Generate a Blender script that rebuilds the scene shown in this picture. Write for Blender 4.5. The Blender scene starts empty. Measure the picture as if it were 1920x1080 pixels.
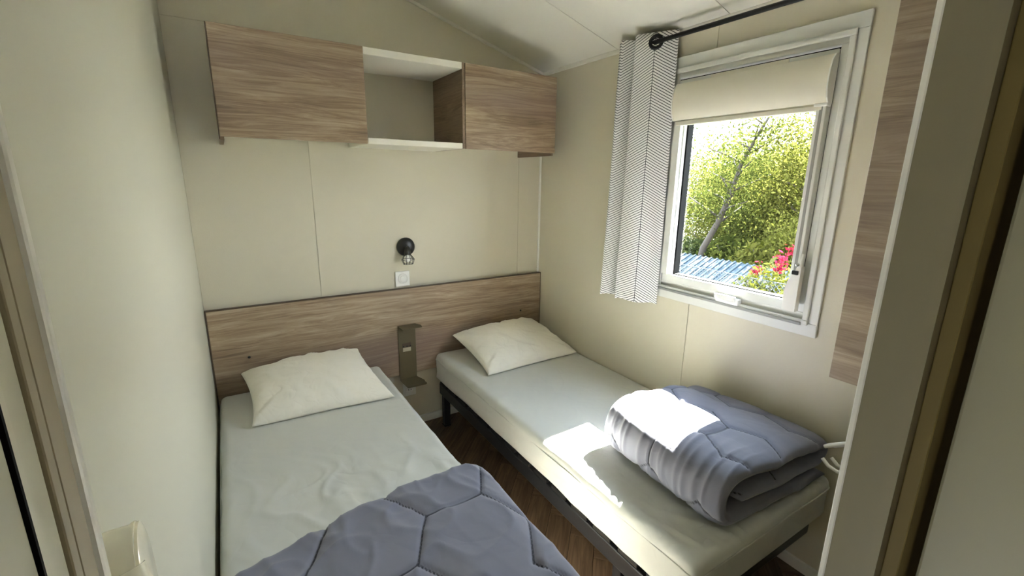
import bpy, bmesh, math, random
import numpy as np
from mathutils import Vector, Matrix, noise
random.seed(7); np.random.seed(7)
sc = bpy.context.scene
COL = sc.collection

def lin(c):
    return tuple((x/12.92 if x <= .04045 else ((x+.055)/1.055)**2.4) for x in [v/255 for v in c]) + (1,)

# ------------------------------------------------------------------ camera
cam = bpy.data.cameras.new('camera'); co = bpy.data.objects.new('camera', cam); COL.objects.link(co)
cam.sensor_width = 36; cam.lens = 849.54*36/1920; cam.clip_start = .01
R0 = (0.84732472, -0.53090764, 0.01333765); R1 = (-0.11350069, -0.20556619, -0.97203916); R2 = (0.51880479, 0.82211898, -0.2344397)
co.matrix_world = Matrix(((R0[0], -R1[0], -R2[0], 0), (R0[1], -R1[1], -R2[1], 0), (R0[2], -R1[2], -R2[2], 1.51), (0, 0, 0, 1)))
sc.camera = co
# ------------------------------------------------------------------ world, sun, exposure
w = bpy.data.worlds.new('sky'); sc.world = w; w.use_nodes = True
nt = w.node_tree; nt.nodes.clear()
wo = nt.nodes.new('ShaderNodeOutputWorld'); bg = nt.nodes.new('ShaderNodeBackground')
tc = nt.nodes.new('ShaderNodeTexCoord'); sx = nt.nodes.new('ShaderNodeSeparateXYZ'); cr = nt.nodes.new('ShaderNodeValToRGB')
nt.links.new(tc.outputs['Generated'], sx.inputs[0]); nt.links.new(sx.outputs['Z'], cr.inputs[0])
cr.color_ramp.elements[0].position = 0; cr.color_ramp.elements[0].color = (.96, .97, 1, 1)
cr.color_ramp.elements[1].position = .8; cr.color_ramp.elements[1].color = (.66, .80, 1, 1)
nt.links.new(cr.outputs[0], bg.inputs[0]); bg.inputs[1].default_value = 7.6
nt.links.new(bg.outputs[0], wo.inputs[0])
sd = bpy.data.lights.new('sun', 'SUN'); sd.energy = 122; sd.angle = math.radians(.7); sd.color = (1, .95, .86)
so = bpy.data.objects.new('sun', sd); COL.objects.link(so); so.location = (6, 2, 8)
so.rotation_euler = Vector((-1, -.07, -1.175)).to_track_quat('-Z', 'Y').to_euler()
pd = bpy.data.lights.new('window_portal', 'AREA'); pd.shape = 'RECTANGLE'; pd.size = .8; pd.size_y = .56; pd.cycles.is_portal = True
po = bpy.data.objects.new('window_portal', pd); COL.objects.link(po); po.location = (1.875, 1.12, 1.42); po.rotation_euler = (0, math.radians(90), 0)
hd = bpy.data.lights.new('hall_fill_light', 'AREA'); hd.shape = 'DISK'; hd.size = .35; hd.energy = .35; hd.color = (1, .97, .9)  # fill light added in the unseen hall, no known lamp there
ho = bpy.data.objects.new('hall_fill_light', hd); COL.objects.link(ho); ho.location = (.25, -.75, 2.17)
sc.view_settings.view_transform = 'Standard'; sc.view_settings.look = 'None'
sc.view_settings.exposure = 1.65; sc.view_settings.gamma = 1; sc.view_settings.use_curve_mapping = False
sc.cycles.use_denoising = True
sc.cycles.max_bounces = 14; sc.cycles.diffuse_bounces = 9; sc.cycles.transparent_max_bounces = 16; sc.cycles.sample_clamp_indirect = 30

# ------------------------------------------------------------------ materials
class N:
    def __init__(s, name):
        s.m = bpy.data.materials.new(name); s.m.use_nodes = True; s.t = s.m.node_tree; s.b = s.t.nodes['Principled BSDF']
    def n(s, typ, **kw):
        x = s.t.nodes.new('ShaderNode'+typ)
        for k, v in kw.items():
            if k.startswith('i_'):
                key = k[2:]; key = int(key) if key.isdigit() else key
                x.inputs[key].default_value = v
            else: setattr(x, k, v)
        return x
    def l(s, a, b): s.t.links.new(a, b)
    def bump(s, h, strength=.3, dist=.01):
        b = s.n('Bump', i_Strength=strength, i_Distance=dist); s.l(h, b.inputs['Height']); s.l(b.outputs[0], s.b.inputs['Normal']); return b
def noise_tex(s, scale, vec=None, detail=4, rough=.5, dist=0):
    x = s.n('TexNoise'); x.inputs['Scale'].default_value = scale; x.inputs['Detail'].default_value = detail
    x.inputs['Roughness'].default_value = rough; x.inputs['Distortion'].default_value = dist
    if vec is not None: s.l(vec, x.inputs['Vector'])
    return x
def plain(name, c, rough=.6, metal=0, bump=0, bscale=200, var=0, spec=.5, sheen=0):
    s = N(name); s.b.inputs['Base Color'].default_value = lin(c); s.b.inputs['Roughness'].default_value = rough
    s.b.inputs['Metallic'].default_value = metal; s.b.inputs['Specular IOR Level'].default_value = spec
    if sheen: s.b.inputs['Sheen Weight'].default_value = sheen
    t = s.n('TexCoord')
    if var:
        nz = noise_tex(s, 3.0, t.outputs['Object'], 3); mx = s.n('MixRGB'); mx.blend_type = 'MIX'
        mx.inputs[1].default_value = lin(c); mx.inputs[2].default_value = lin([max(0, v-var) for v in c])
        s.l(nz.outputs[0], mx.inputs[0]); s.l(mx.outputs[0], s.b.inputs['Base Color'])
    if bump:
        nb = noise_tex(s, bscale, t.outputs['Object'], 3); s.bump(nb.outputs[0], bump, .002)
    return s.m
def wood(name, cols, axis='x', scale=1.0, rough=.5):
    s = N(name); t = s.n('TexCoord'); mp = s.n('Mapping')
    sc_ = [7, 7, 7]; sc_['xyz'.index(axis)] = .8
    mp.inputs['Scale'].default_value = [v*scale for v in sc_]; s.l(t.outputs['Object'], mp.inputs[0])
    warp = noise_tex(s, 1.1, mp.outputs[0], 3); ad = s.n('MixRGB'); ad.blend_type = 'ADD'; ad.inputs[0].default_value = .9
    s.l(mp.outputs[0], ad.inputs[1]); s.l(warp.outputs['Color'], ad.inputs[2])
    n1 = noise_tex(s, 1.5, ad.outputs[0], 6, .62, 1.2)
    st = s.n('Mapping'); st.inputs['Scale'].default_value = [1 if a == axis else 9 for a in 'xyz']; s.l(ad.outputs[0], st.inputs[0])
    n2 = noise_tex(s, 1.9, st.outputs[0], 5, .7, .3)
    mx = s.n('MixRGB'); mx.inputs[0].default_value = .5; s.l(n1.outputs[0], mx.inputs[1]); s.l(n2.outputs[0], mx.inputs[2])
    r = s.n('ValToRGB'); e = r.color_ramp.elements; e[0].position = .33; e[0].color = lin(cols[0]); e[1].position = .66; e[1].color = lin(cols[2])
    m = e.new(.49); m.color = lin(cols[1]); s.l(mx.outputs[0], r.inputs[0])
    # broad purple-grey clouds
    n3 = noise_tex(s, .55, mp.outputs[0], 2); r3 = s.n('ValToRGB'); r3.color_ramp.elements[0].position = .5; r3.color_ramp.elements[1].position = .68
    r3.color_ramp.elements[0].color = (0, 0, 0, 1); r3.color_ramp.elements[1].color = (.55, .55, .55, 1); s.l(n3.outputs[0], r3.inputs[0])
    m3 = s.n('MixRGB'); s.l(r3.outputs[0], m3.inputs[0]); s.l(r.outputs[0], m3.inputs[1]); m3.inputs[2].default_value = lin(cols[3])
    s.l(m3.outputs[0], s.b.inputs['Base Color']); s.b.inputs['Roughness'].default_value = rough
    s.bump(n2.outputs[0], .15, .002); return s.m
M = {}
M['wall'] = plain('wall_paper', (208, 202, 182), .62, bump=.25, bscale=260, var=3)
M['leftwall'] = plain('smooth_wall_panel', (206, 204, 188), .38, var=3, spec=.35)
M['joint'] = plain('wall_joint', (186, 180, 158), .7)
M['ceil'] = plain('ceiling_board', (222, 220, 210), .6, bump=.15, bscale=180)
M['trimwhite'] = plain('white_trim', (232, 230, 222), .45)
M['jamb'] = plain('jamb_paint', (200, 196, 174), .35)
M['jambdark'] = plain('jamb_rebate', (160, 148, 122), .5)
M['door'] = plain('door_leaf_paint', (162, 158, 130), .45); M['jambr'] = plain('olive_partition', (132, 124, 98), .5)  # partition colour set darker than the left jamb
M['olivehall'] = plain('hall_wall', (120, 104, 56), .7)
M['oak'] = wood('grey_oak_decor', [(104, 84, 66), (150, 129, 104), (190, 172, 146), (132, 112, 104)], 'x')
M['oaky'] = wood('grey_oak_decor_side', [(118, 102, 88), (152, 135, 116), (186, 170, 150), (136, 120, 110)], 'y')
M['oakdark'] = wood('oak_panel_edge', [(96, 78, 62), (126, 106, 86), (150, 130, 106), (112, 94, 82)], 'y')
M['edge'] = plain('dark_edge_band', (84, 68, 52), .5)
M['white'] = plain('white_plastic', (236, 235, 230), .3, spec=.5)
M['whitemat'] = plain('white_melamine', (230, 226, 214), .45)
M['black'] = plain('black_metal', (16, 16, 17), .38, spec=.5)
M['frame'] = plain('bed_frame_paint', (44, 45, 48), .33, metal=.3)
M['capblack'] = plain('black_rubber', (14, 14, 14), .6)
M['bronze'] = plain('olive_bronze_paint', (98, 88, 62), .5, bump=.1, bscale=400)
M['chrome'] = plain('chrome', (190, 190, 190), .12, metal=1)
M['knob'] = plain('cream_gloss_plastic', (238, 234, 216), .16, spec=.6)
M['gasketgap'] = plain('gasket_and_gap_black', (9, 9, 9), .8, spec=.15)  # window rubber, also the dark gap line on the left jamb
M['blind'] = plain('blind_cassette', (226, 221, 206), .5)
M['alu'] = plain('pvc_profile', (220, 221, 216), .35)
M['aludark'] = plain('pvc_groove', (150, 150, 146), .45)
M['beech'] = plain('beech_slat', (196, 160, 110), .5)
M['label'] = plain('socket_insert', (186, 178, 154), .5)
M['blue'] = plain('blue_roof_sheet', (24, 40, 50), .6, var=6)
M['bark'] = plain('tree_bark', (48, 42, 36), .9, bump=.6, bscale=30, var=30)
M['galv'] = plain('galvanised_wire', (60, 66, 70), .5, metal=.5)
M['soil'] = plain('garden_soil_and_grass', (32, 36, 18), .95, var=14)
M['outwall'] = plain('outside_cladding', (200, 196, 184), .8)

def fabric(name, c, rough=.8, wr=.35, wscale=6, fine=.15, sheen=.1, c2=None):
    s = N(name); s.b.inputs['Base Color'].default_value = lin(c); s.b.inputs['Roughness'].default_value = rough
    s.b.inputs['Sheen Weight'].default_value = sheen; s.b.inputs['Specular IOR Level'].default_value = .3
    t = s.n('TexCoord'); a = noise_tex(s, wscale, t.outputs['Object'], 1.5, .5, .8)
    r = s.n('Math', operation='ABSOLUTE'); sb = s.n('Math', operation='SUBTRACT'); sb.inputs[1].default_value = .5
    s.l(a.outputs[0], sb.inputs[0]); s.l(sb.outputs[0], r.inputs[0])
    p = s.n('Math', operation='POWER'); p.inputs[1].default_value = .8; s.l(r.outputs[0], p.inputs[0])
    b1 = s.n('Bump', i_Strength=wr, i_Distance=.010); s.l(p.outputs[0], b1.inputs['Height'])
    f = noise_tex(s, 420, t.outputs['Object'], 2); b2 = s.n('Bump', i_Strength=fine, i_Distance=.001)
    s.l(f.outputs[0], b2.inputs['Height']); s.l(b1.outputs[0], b2.inputs['Normal']); s.l(b2.outputs[0], s.b.inputs['Normal'])
    return s.m
M['sheet'] = fabric('satin_white_sheet', (204, 205, 200), .5, .42, 10, .04, .05)
M['pillow'] = fabric('white_cotton_pillow', (236, 232, 220), .8, .55, 17, .1)
M['duvet'] = fabric('slate_grey_microfibre', (122, 123, 138), .75, .3, 9, .08, .25)
_t = M['duvet'].node_tree; _a = _t.nodes.new('ShaderNodeAttribute'); _a.attribute_name = 'seam'
_c = _t.nodes.new('ShaderNodeMapRange'); _c.inputs['From Min'].default_value = .0042; _c.inputs['From Max'].default_value = .0018; _x = _t.nodes.new('ShaderNodeMixRGB')
_x.inputs[1].default_value = lin((122, 123, 138)); _x.inputs[2].default_value = lin((52, 52, 62))
_t.links.new(_a.outputs['Fac'], _c.inputs[0]); _t.links.new(_c.outputs[0], _x.inputs[0]); _t.links.new(_x.outputs[0], _t.nodes['Principled BSDF'].inputs['Base Color'])
# curtain print: white cloth with a hand-drawn black herringbone
s = N('herringbone_curtain_cloth'); uv = s.n('UVMap'); uv.uv_map = 'UVMap'; sp = s.n('SeparateXYZ'); s.l(uv.outputs[0], sp.inputs[0])
W2 = .20
def mth(op, a, b=None, c=None):
    x = s.n('Math', operation=op)
    for i, v in enumerate((a, b, c)):
        if v is None: continue
        if isinstance(v, (int, float)): x.inputs[i].default_value = v
        else: s.l(v, x.inputs[i])
    return x.outputs[0]
wob = noise_tex(s, 14, uv.outputs[0], 2); wobs = mth('MULTIPLY', mth('SUBTRACT', wob.outputs[0], .5), .005)
fr = mth('FRACT', mth('DIVIDE', sp.outputs['X'], W2)); du = mth('MULTIPLY', mth('ABSOLUTE', mth('SUBTRACT', fr, .5)), W2)   # 0 at the valley, W2/2 at the spine
vv = mth('ADD', mth('SUBTRACT', sp.outputs['Y'], mth('MULTIPLY', du, .55)), wobs)
ln = mth('ABSOLUTE', mth('SUBTRACT', mth('FRACT', mth('DIVIDE', vv, .0122)), .5))
line = mth('LESS_THAN', ln, .13)
spine = mth('GREATER_THAN', du, W2/2-.0012)
m_ = mth('MAXIMUM', line, spine); mx = s.n('MixRGB'); s.l(m_, mx.inputs[0]); mx.inputs[1].default_value = lin((232, 232, 230)); mx.inputs[2].default_value = lin((26, 28, 36))
s.l(mx.outputs[0], s.b.inputs['Base Color']); s.b.inputs['Roughness'].default_value = .85
M['curtain'] = s.m
# floor planks: brown, each a little different
s = N('brown_oak_vinyl'); t = s.n('TexCoord'); oi = s.n('ObjectInfo'); mp = s.n('Mapping'); mp.inputs['Scale'].default_value = (3, 38, 10); s.l(t.outputs['Object'], mp.inputs[0])
av = s.n('VectorMath', operation='ADD'); s.l(mp.outputs[0], av.inputs[0]); s.l(oi.outputs['Random'], av.inputs[1])
sm = s.n('VectorMath', operation='SCALE'); sm.inputs['Scale'].default_value = 1
n1 = noise_tex(s, 1.2, av.outputs[0], 5, .6, .8); ra = s.n('ValToRGB'); ra.color_ramp.elements[0].position = .3; ra.color_ramp.elements[1].position = .72
ra.color_ramp.elements[0].color = lin((70, 52, 38)); ra.color_ramp.elements[1].color = lin((128, 104, 80)); s.l(n1.outputs[0], ra.inputs[0])
hv = s.n('HueSaturation'); mr = s.n('MapRange'); mr.inputs['To Min'].default_value = .72; mr.inputs['To Max'].default_value = 1.15; s.l(oi.outputs['Random'], mr.inputs['Value'])
s.l(mr.outputs[0], hv.inputs['Value']); s.l(ra.outputs[0], hv.inputs['Color']); s.l(hv.outputs[0], s.b.inputs['Base Color']); s.b.inputs['Roughness'].default_value = .42
s.bump(n1.outputs[0], .1, .002); M['plank'] = s.m
M['subfloor'] = plain('plank_joint', (40, 28, 20), .9)
# window pane: clear, faint reflections
s = N('window_glass'); s.t.nodes.remove(s.b); out = s.t.nodes['Material Output']; tr = s.n('BsdfTransparent'); gl = s.n('BsdfGlossy'); gl.inputs['Roughness'].default_value = .02
lw = s.n('LayerWeight'); lw.inputs[0].default_value = .5; pw = s.n('Math', operation='POWER'); pw.inputs[1].default_value = 5; s.l(lw.outputs['Facing'], pw.inputs[0]); fz = s.n('Math', operation='MULTIPLY_ADD'); fz.inputs[1].default_value = .6; fz.inputs[2].default_value = .02; s.l(pw.outputs[0], fz.inputs[0]); ms = s.n('MixShader'); tr.inputs[0].default_value = (.93, .95, .94, 1)
s.l(fz.outputs[0], ms.inputs[0]); s.l(tr.outputs[0], ms.inputs[1]); s.l(gl.outputs[0], ms.inputs[2]); s.l(ms.outputs[0], out.inputs[0]); M['glass'] = s.m
def leafmat(name, c1, c2, tl=.45):
    s = N(name); s.t.nodes.remove(s.b); out = s.t.nodes['Material Output']; g = s.n('NewGeometry')
    mx = s.n('MixRGB'); s.l(g.outputs['Random Per Island'], mx.inputs[0]); mx.inputs[1].default_value = lin(c1); mx.inputs[2].default_value = lin(c2)
    d = s.n('BsdfDiffuse'); r = s.n('BsdfTranslucent'); m = s.n('MixShader'); m.inputs[0].default_value = tl
    s.l(mx.outputs[0], d.inputs[0]); s.l(mx.outputs[0], r.inputs[0]); s.l(d.outputs[0], m.inputs[1]); s.l(r.outputs[0], m.inputs[2]); s.l(m.outputs[0], out.inputs[0]); return s.m
M['leaf'] = leafmat('leaves_green', (34, 42, 16), (66, 70, 32))
M['leaf2'] = leafmat('leaves_yellow_green', (50, 54, 16), (82, 82, 40))
M['leafdark'] = leafmat('leaves_deep_green', (28, 36, 18), (50, 56, 32))
M['leafvar'] = leafmat('leaves_variegated', (54, 56, 12), (56, 60, 34), .3)
M['red'] = leafmat('flower_petals', (110, 16, 30), (90, 26, 44), .3)

# ------------------------------------------------------------------ mesh helpers
def mk(name, verts, faces, m, parent=None, smooth=False, kind=None):
    me = bpy.data.meshes.new(name); me.from_pydata([tuple(v) for v in verts], [], faces)
    me.materials.append(m if not isinstance(m, str) else M[m])
    if smooth: me.polygons.foreach_set('use_smooth', [True]*len(me.polygons))
    me.update(); o = bpy.data.objects.new(name, me); COL.objects.link(o)
    if parent: o.parent = parent; o.matrix_parent_inverse = parent.matrix_world.inverted() if not parent.parent else (parent.parent.matrix_basis @ parent.matrix_basis).inverted()
    if kind: o['kind'] = kind
    return o
class MB:
    def __init__(s): s.v = []; s.f = []
    def add(s, v, f):
        b = len(s.v); s.v += [tuple(x) for x in v]; s.f += [tuple(i+b for i in q) for q in f]; return s
    def box(s, x0, x1, y0, y1, z0, z1, bev=.0015, rot=None, seg=1):
        bm = bmesh.new(); bmesh.ops.create_cube(bm, size=1)
        for v in bm.verts: v.co = Vector(((x0+x1)/2+v.co.x*(x1-x0), (y0+y1)/2+v.co.y*(y1-y0), (z0+z1)/2+v.co.z*(z1-z0)))
        if bev:
            bev = min(bev, .45*min(abs(x1-x0), abs(y1-y0), abs(z1-z0)))
            bmesh.ops.bevel(bm, geom=bm.edges[:], offset=bev, segments=seg, affect='EDGES', profile=.5)
        if rot is not None:
            for v in bm.verts: v.co = rot @ v.co
        bm.verts.index_update(); s.add([v.co.copy() for v in bm.verts], [[v.index for v in f.verts] for f in bm.faces]); bm.free(); return s
    def tube(s, pts, r, seg=10, closed=False, caps=True):
        pts = [Vector(p) for p in pts]; n = len(pts); rr = r if isinstance(r, (list, tuple)) else [r]*n
        V = []; F = []; up = None
        for i, p in enumerate(pts):
            a = pts[(i-1) % n] if (closed or i > 0) else p; b = pts[(i+1) % n] if (closed or i < n-1) else p
            t = (b-a).normalized()
            if up is None: up = Vector((0, 0, 1)) if abs(t.z) < .9 else Vector((1, 0, 0))
            x = up.cross(t)
            if x.length < 1e-5: x = Vector((1, 0, 0)).cross(t)
            x.normalize(); y = t.cross(x).normalized(); up = y
            for k in range(seg):
                an = 2*math.pi*k/seg; V.append(p+(x*math.cos(an)+y*math.sin(an))*rr[i])
        m = n if closed else n-1
        for i in range(m):
            for k in range(seg):
                j = (i+1) % n; F.append((i*seg+k, i*seg+(k+1) % seg, j*seg+(k+1) % seg, j*seg+k))
        if caps and not closed: F.append(tuple(range(seg-1, -1, -1))); F.append(tuple((n-1)*seg+k for k in range(seg)))
        return s.add(V, F)
    def lathe(s, prof, origin, axis=(0, 0, 1), seg=24):
        ax = Vector(axis).normalized(); q = Vector((0, 0, 1)).rotation_difference(ax); V = []; F = []
        for (r, h) in prof:
            for k in range(seg):
                a = 2*math.pi*k/seg; V.append(Vector(origin)+q @ Vector((r*math.cos(a), r*math.sin(a), h)))
        for i in range(len(prof)-1):
            for k in range(seg): F.append((i*seg+k, i*seg+(k+1) % seg, (i+1)*seg+(k+1) % seg, (i+1)*seg+k))
        F.append(tuple(range(seg-1, -1, -1))); F.append(tuple((len(prof)-1)*seg+k for k in range(seg)))
        return s.add(V, F)
    def prism(s, poly, z0, z1, fn=lambda x, y, z: (x, y, z)):
        n = len(poly); V = [fn(x, y, z0) for x, y in poly]+[fn(x, y, z1) for x, y in poly]
        F = [tuple(range(n-1, -1, -1)), tuple(range(n, 2*n))]+[(i, (i+1) % n, n+(i+1) % n, n+i) for i in range(n)]
        return s.add(V, F)
    def build(s, name, m, parent=None, smooth=False, kind=None): return mk(name, s.v, s.f, m, parent, smooth, kind)
def box(name, x0, x1, y0, y1, z0, z1, m, parent=None, bev=.0015, seg=1): return MB().box(x0, x1, y0, y1, z0, z1, bev, seg=seg).build(name, m, parent)
def tag(o, label, cat, group=None, kind=None):
    if label: o['label'] = label
    if cat: o['category'] = cat
    if group: o['group'] = group
    if kind: o['kind'] = kind
    return o
def st(o, label, cat='structure'):
    o['kind'] = 'structure'; o['label'] = label; o['category'] = cat; return o
def empty(name, loc, label, cat, group=None):
    o = bpy.data.objects.new(name, None); COL.objects.link(o); o.location = loc; o.empty_display_size = .05
    o.matrix_world = Matrix.Translation(loc); return tag(o, label, cat, group)
def smoothbyangle(o, deg=40):
    me = o.data; me.polygons.foreach_set('use_smooth', [True]*len(me.polygons))
    try: me.set_sharp_from_angle(angle=math.radians(deg))
    except Exception: pass
    return o
def fix_parent(o, p):
    o.parent = p; o.matrix_parent_inverse = Matrix.Translation(-Vector(p.location))

# ------------------------------------------------------------------ room shell
XR, XL, YB, YF = 1.79, -.135, 2.5, .195
CZ = lambda x: 2.151+.29*(XR-x)
fl = st(box('floor', XL-.05, XR+.05, YF-.3, YB+.05, -.06, -.003, 'subfloor', bev=0), 'brown wood-look floor laid in herringbone between the two beds', 'floor')
def clip(poly, x0, x1, y0, y1):
    for ax, lim, sg in ((0, x0, 1), (0, x1, -1), (1, y0, 1), (1, y1, -1)):
        out = []
        for i in range(len(poly)):
            a, b = poly[i-1], poly[i]; da, db = sg*(a[ax]-lim), sg*(b[ax]-lim)
            if (da >= 0) != (db >= 0):
                t = da/(da-db); out.append((a[0]+t*(b[0]-a[0]), a[1]+t*(b[1]-a[1])))
            if db >= 0: out.append(b)
        poly = out
        if len(poly) < 3: return []
    return poly
PLn, PWd = .42, .105; g = .0012; c45 = math.cos(math.pi/4)
k = int(PLn/PWd); full = None
def plank(poly_local, ang, ox, oy):
    ca, sa = math.cos(ang), math.sin(ang)
    wp = [(ox+x*ca-y*sa, oy+x*sa+y*ca) for x, y in poly_local]
    cl = clip(wp, XL+.002, XR-.002, YF-.04, YB-.002)
    if len(cl) < 3: return
    lp = [((x-ox)*ca+(y-oy)*sa, -(x-ox)*sa+(y-oy)*ca) for x, y in cl]
    n = len(lp); cx = sum(p[0] for p in lp)/n; cy = sum(p[1] for p in lp)/n
    ins = [(cx+(x-cx)*.985, cy+(y-cy)*.985) for x, y in lp]
    V = [(x, y, -.0028) for x, y in lp]+[(x, y, -.0006) for x, y in lp]+[(x, y, 0) for x, y in ins]
    F = [tuple(2*n+i for i in range(n))]+[(i, (i+1) % n, n+(i+1) % n, n+i) for i in range(n)]+[(n+i, n+(i+1) % n, 2*n+(i+1) % n, 2*n+i) for i in range(n)]
    o = mk('plank', V, F, 'plank'); o.location = (ox, oy, 0); o.rotation_euler = (0, 0, ang); o.parent = fl
rect = [(g, g), (PLn-g, g), (PLn-g, PWd-g), (g, PWd-g)]
for rr_ in range(-34, 35):
    for m2 in range(-4, 5):
        for (lx, ly, a) in ((rr_*PWd+2*PLn*m2, rr_*PWd, 0), (rr_*PWd+PWd, (rr_-2*k+1)*PWd+2*PLn*m2, math.pi/2)):
            rx = .9+(lx*c45-ly*c45); ry = 1.2+(lx*c45+ly*c45)
            if -1 < rx < 2.8 and -.7 < ry < 3.3: plank(rect, a+math.pi/4, rx, ry)

# walls (substrate) and their panels
def ppoly(name, poly, y0, y1, m, parent=None, plane='xz'):
    fn = (lambda a, b, c: (a, c, b)) if plane == 'xz' else (lambda a, b, c: (c, a, b))
    return MB().prism(poly, y0, y1, fn).build(name, m, parent)
wb = st(ppoly('wall_back', [(XL-.1, -.05), (XR+.1, -.05), (XR+.1, CZ(XR)+.02), (XL-.1, CZ(XL)+.1)], YB+.003, YB+.08, 'joint'), 'beige papered back wall behind the headboard and hanging cupboard', 'wall')
gp = .0012
for (a, b) in ((XL, .385), (.385, 1.616), (1.616, XR)):
    ppoly('wall_panel', [(a+gp, 0), (b-gp, 0), (b-gp, 2.14-gp), (a+gp, 2.14-gp)], YB, YB+.0029, 'wall', wb)
ppoly('wall_panel', [(XL+gp, 2.14+gp), (XR-.01, 2.14+gp), (XR-.01, CZ(XR)), (XL+gp, CZ(XL))], YB, YB+.0029, 'wall', wb)
WY0, WY1, WZ0, WZ1 = .785, 1.47, 1.0, 1.985      # window opening
wr = MB()
for (y0, y1, z0, z1) in ((.0, WY0, -.05, 2.26), (WY1, YB+.08, -.05, 2.26), (WY0, WY1, -.05, WZ0), (WY0, WY1, WZ1, 2.26)): wr.box(XR+.003, XR+.07, y0, y1, z0, z1, 0)
wrr = st(wr.build('wall_right', 'joint'), 'beige papered right wall around the window', 'wall')
for (y0, y1, z0, z1) in ((.2, WY0, 0, 2.151), (WY0, 1.285, 0, WZ0), (WY0, 1.285, WZ1, 2.151), (1.285, WY1, 0, WZ0), (1.285, WY1, WZ1, 2.151), (WY1, YB, 0, 2.151)):
    box('wall_panel', XR, XR+.0029, y0+(gp if y0 == 1.285 else 0), y1-(gp if y1 == 1.285 else 0), z0, z1, 'wall', wrr, 0)
st(box('wall_left', XL-.06, XL, YF-.027, YB+.003, -.05, 2.75, 'leftwall', bev=0), 'smooth pale satin left wall panel beside the left bed', 'wall')
# front partition with doorway: right part, header
wf = st(ppoly('wall_front', [(.60, 0), (XR-.002, 0), (XR-.002, CZ(XR)), (.60, CZ(.6))], .143, .195, 'jambr'), 'olive-beige partition end forming the right door jamb', 'wall')
wf.data.transform(Matrix.Identity(4))
box('jamb_edge_highlight', .5985, .604, .190, .1965, 0, 2.0, 'trimwhite', wf, .0012)  # white bead puts the bevel's edge highlight into the colour
ppoly('door_header', [(-.052, 2.0), (.599, 2.0), (.599, CZ(.6)), (-.052, CZ(-.05))], .143, .195, 'jamb', wf)
# left jamb: architrave strip, rebate, groove, stop profile
jl = MB().box(XL-.03, -.052, .168, .1955, 0, 2.0, .0045, seg=3)
lj = st(smoothbyangle(jl.build('wall_front_left', 'jamb'), 60), 'narrow left door jamb of moulded pale beige profiles', 'door jamb')
box('jamb_bead_highlight', -.10, -.0502, .1862, .1958, 0, 2.0, 'trimwhite', lj, .003, 3)  # lighter colour stands in for light caught by the rounded bead
box('rebate_strip', -.10, -.0515, .1745, .1865, 0, 2.0, 'jambdark', lj, .0004)
box('rebate_strip', -.10, -.0515, .1682, .1741, 0, 2.0, 'jambdark', lj, .0004)
box('door_stop', -.10, -.0525, .1560, .1676, 0, 2.0, 'jamb', lj, .0008)
box('door_stop', -.10, -.0518, .1495, .1557, 0, 2.0, 'knob', lj, .0010)
box('hall_casing', -.30, -.0519, .130, .1480, 0, 2.1, 'jamb', lj, .0006)
box('gap_shade_strip', -.10, -.0510, .1481, .1494, 0, 2.0, 'gasketgap', lj, 0)  # black strip drawn as the shade in the gap between stop and casing
# ceiling boards, sloping
cb = st(MB().prism([(XL-.1, CZ(XL-.1)+.004), (XR+.07, CZ(XR+.07)+.004), (XR+.07, CZ(XR)+.05), (XL-.1, CZ(XL)+.08)], .1, YB+.08, lambda a, b, c: (a, c, b)).build('ceiling', 'joint'), 'white sloping ceiling boards with a fine joint', 'ceiling')
for (y0, y1) in ((.1, .62), (.62, 1.235), (1.235, 1.85), (1.85, YB)):
    MB().prism([(XL, CZ(XL)), (XR, CZ(XR)), (XR, CZ(XR)+.0035), (XL, CZ(XL)+.0035)], y0+.0015, y1-.0015, lambda a, b, c: (a, c, b)).build('ceiling_board', 'ceil', cb)
st(MB().prism([(XL, CZ(XL)-.016), (XR, CZ(XR)-.016), (XR, CZ(XR)-.0002), (XL, CZ(XL)-.0002)], YB-.012, YB-.0002, lambda a, b, c: (a, c, b)).build('trim_1', 'ceil'), 'thin cream bead between back wall and sloping ceiling', 'trim')
st(box('trim_2', XR-.012, XR-.0003, .2, YB-.013, 2.133, 2.1545, 'ceil', bev=.003), 'thin cream bead between right wall and ceiling', 'trim')
st(box('trim_3', XR-.016, XR-.0008, YB-.009, YB-.0005, .3, 2.13, 'trimwhite', bev=.002), 'narrow white corner strip between back wall and right wall', 'trim')
st(box('baseboard_back', XL+.001, XR-.001, YB-.011, YB-.0003, .0005, .05, 'trimwhite', bev=.002), 'low white baseboard along the back wall under the beds', 'baseboard')
st(box('baseboard_right', XR-.011, XR-.0003, .2, YB-.012, .0005, .05, 'trimwhite', bev=.002), 'low white baseboard along the right wall under the bed', 'baseboard')

# unseen hall shell behind the camera, added to keep sky light out
st(box('hall_floor', -1.0, 1.3, -1.2, -.106, -.06, 0, 'subfloor', bev=0), 'unseen hall floor added behind the doorway', 'floor')
st(box('hall_ceiling', -1.05, 1.35, -1.25, .143, 2.21, 2.25, 'ceil', bev=0), 'unseen hall ceiling added behind the doorway', 'ceiling')
h = MB().box(-1.05, 1.35, -1.25, -1.2, 0, 2.21, 0).box(-1.05, -1.0, -1.2, .13, 0, 2.21, 0).box(1.3, 1.35, -1.2, .143, 0, 2.21, 0).box(-1.0, -.30, .10, .143, 0, 2.21, 0)
st(h.build('wall_hall', 'olivehall'), 'unseen hall walls added behind the doorway to block sky light', 'wall')
box('hall_casing', .62, .80, .128, .1427, 0, 2.1, 'olivehall', wf, .001)
dl = st(box('door_1', .65, .688, -.52, .119, .008, 2.0, 'door', bev=.003, seg=2), 'plain olive-beige door leaf standing open at the right edge', 'door')
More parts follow.
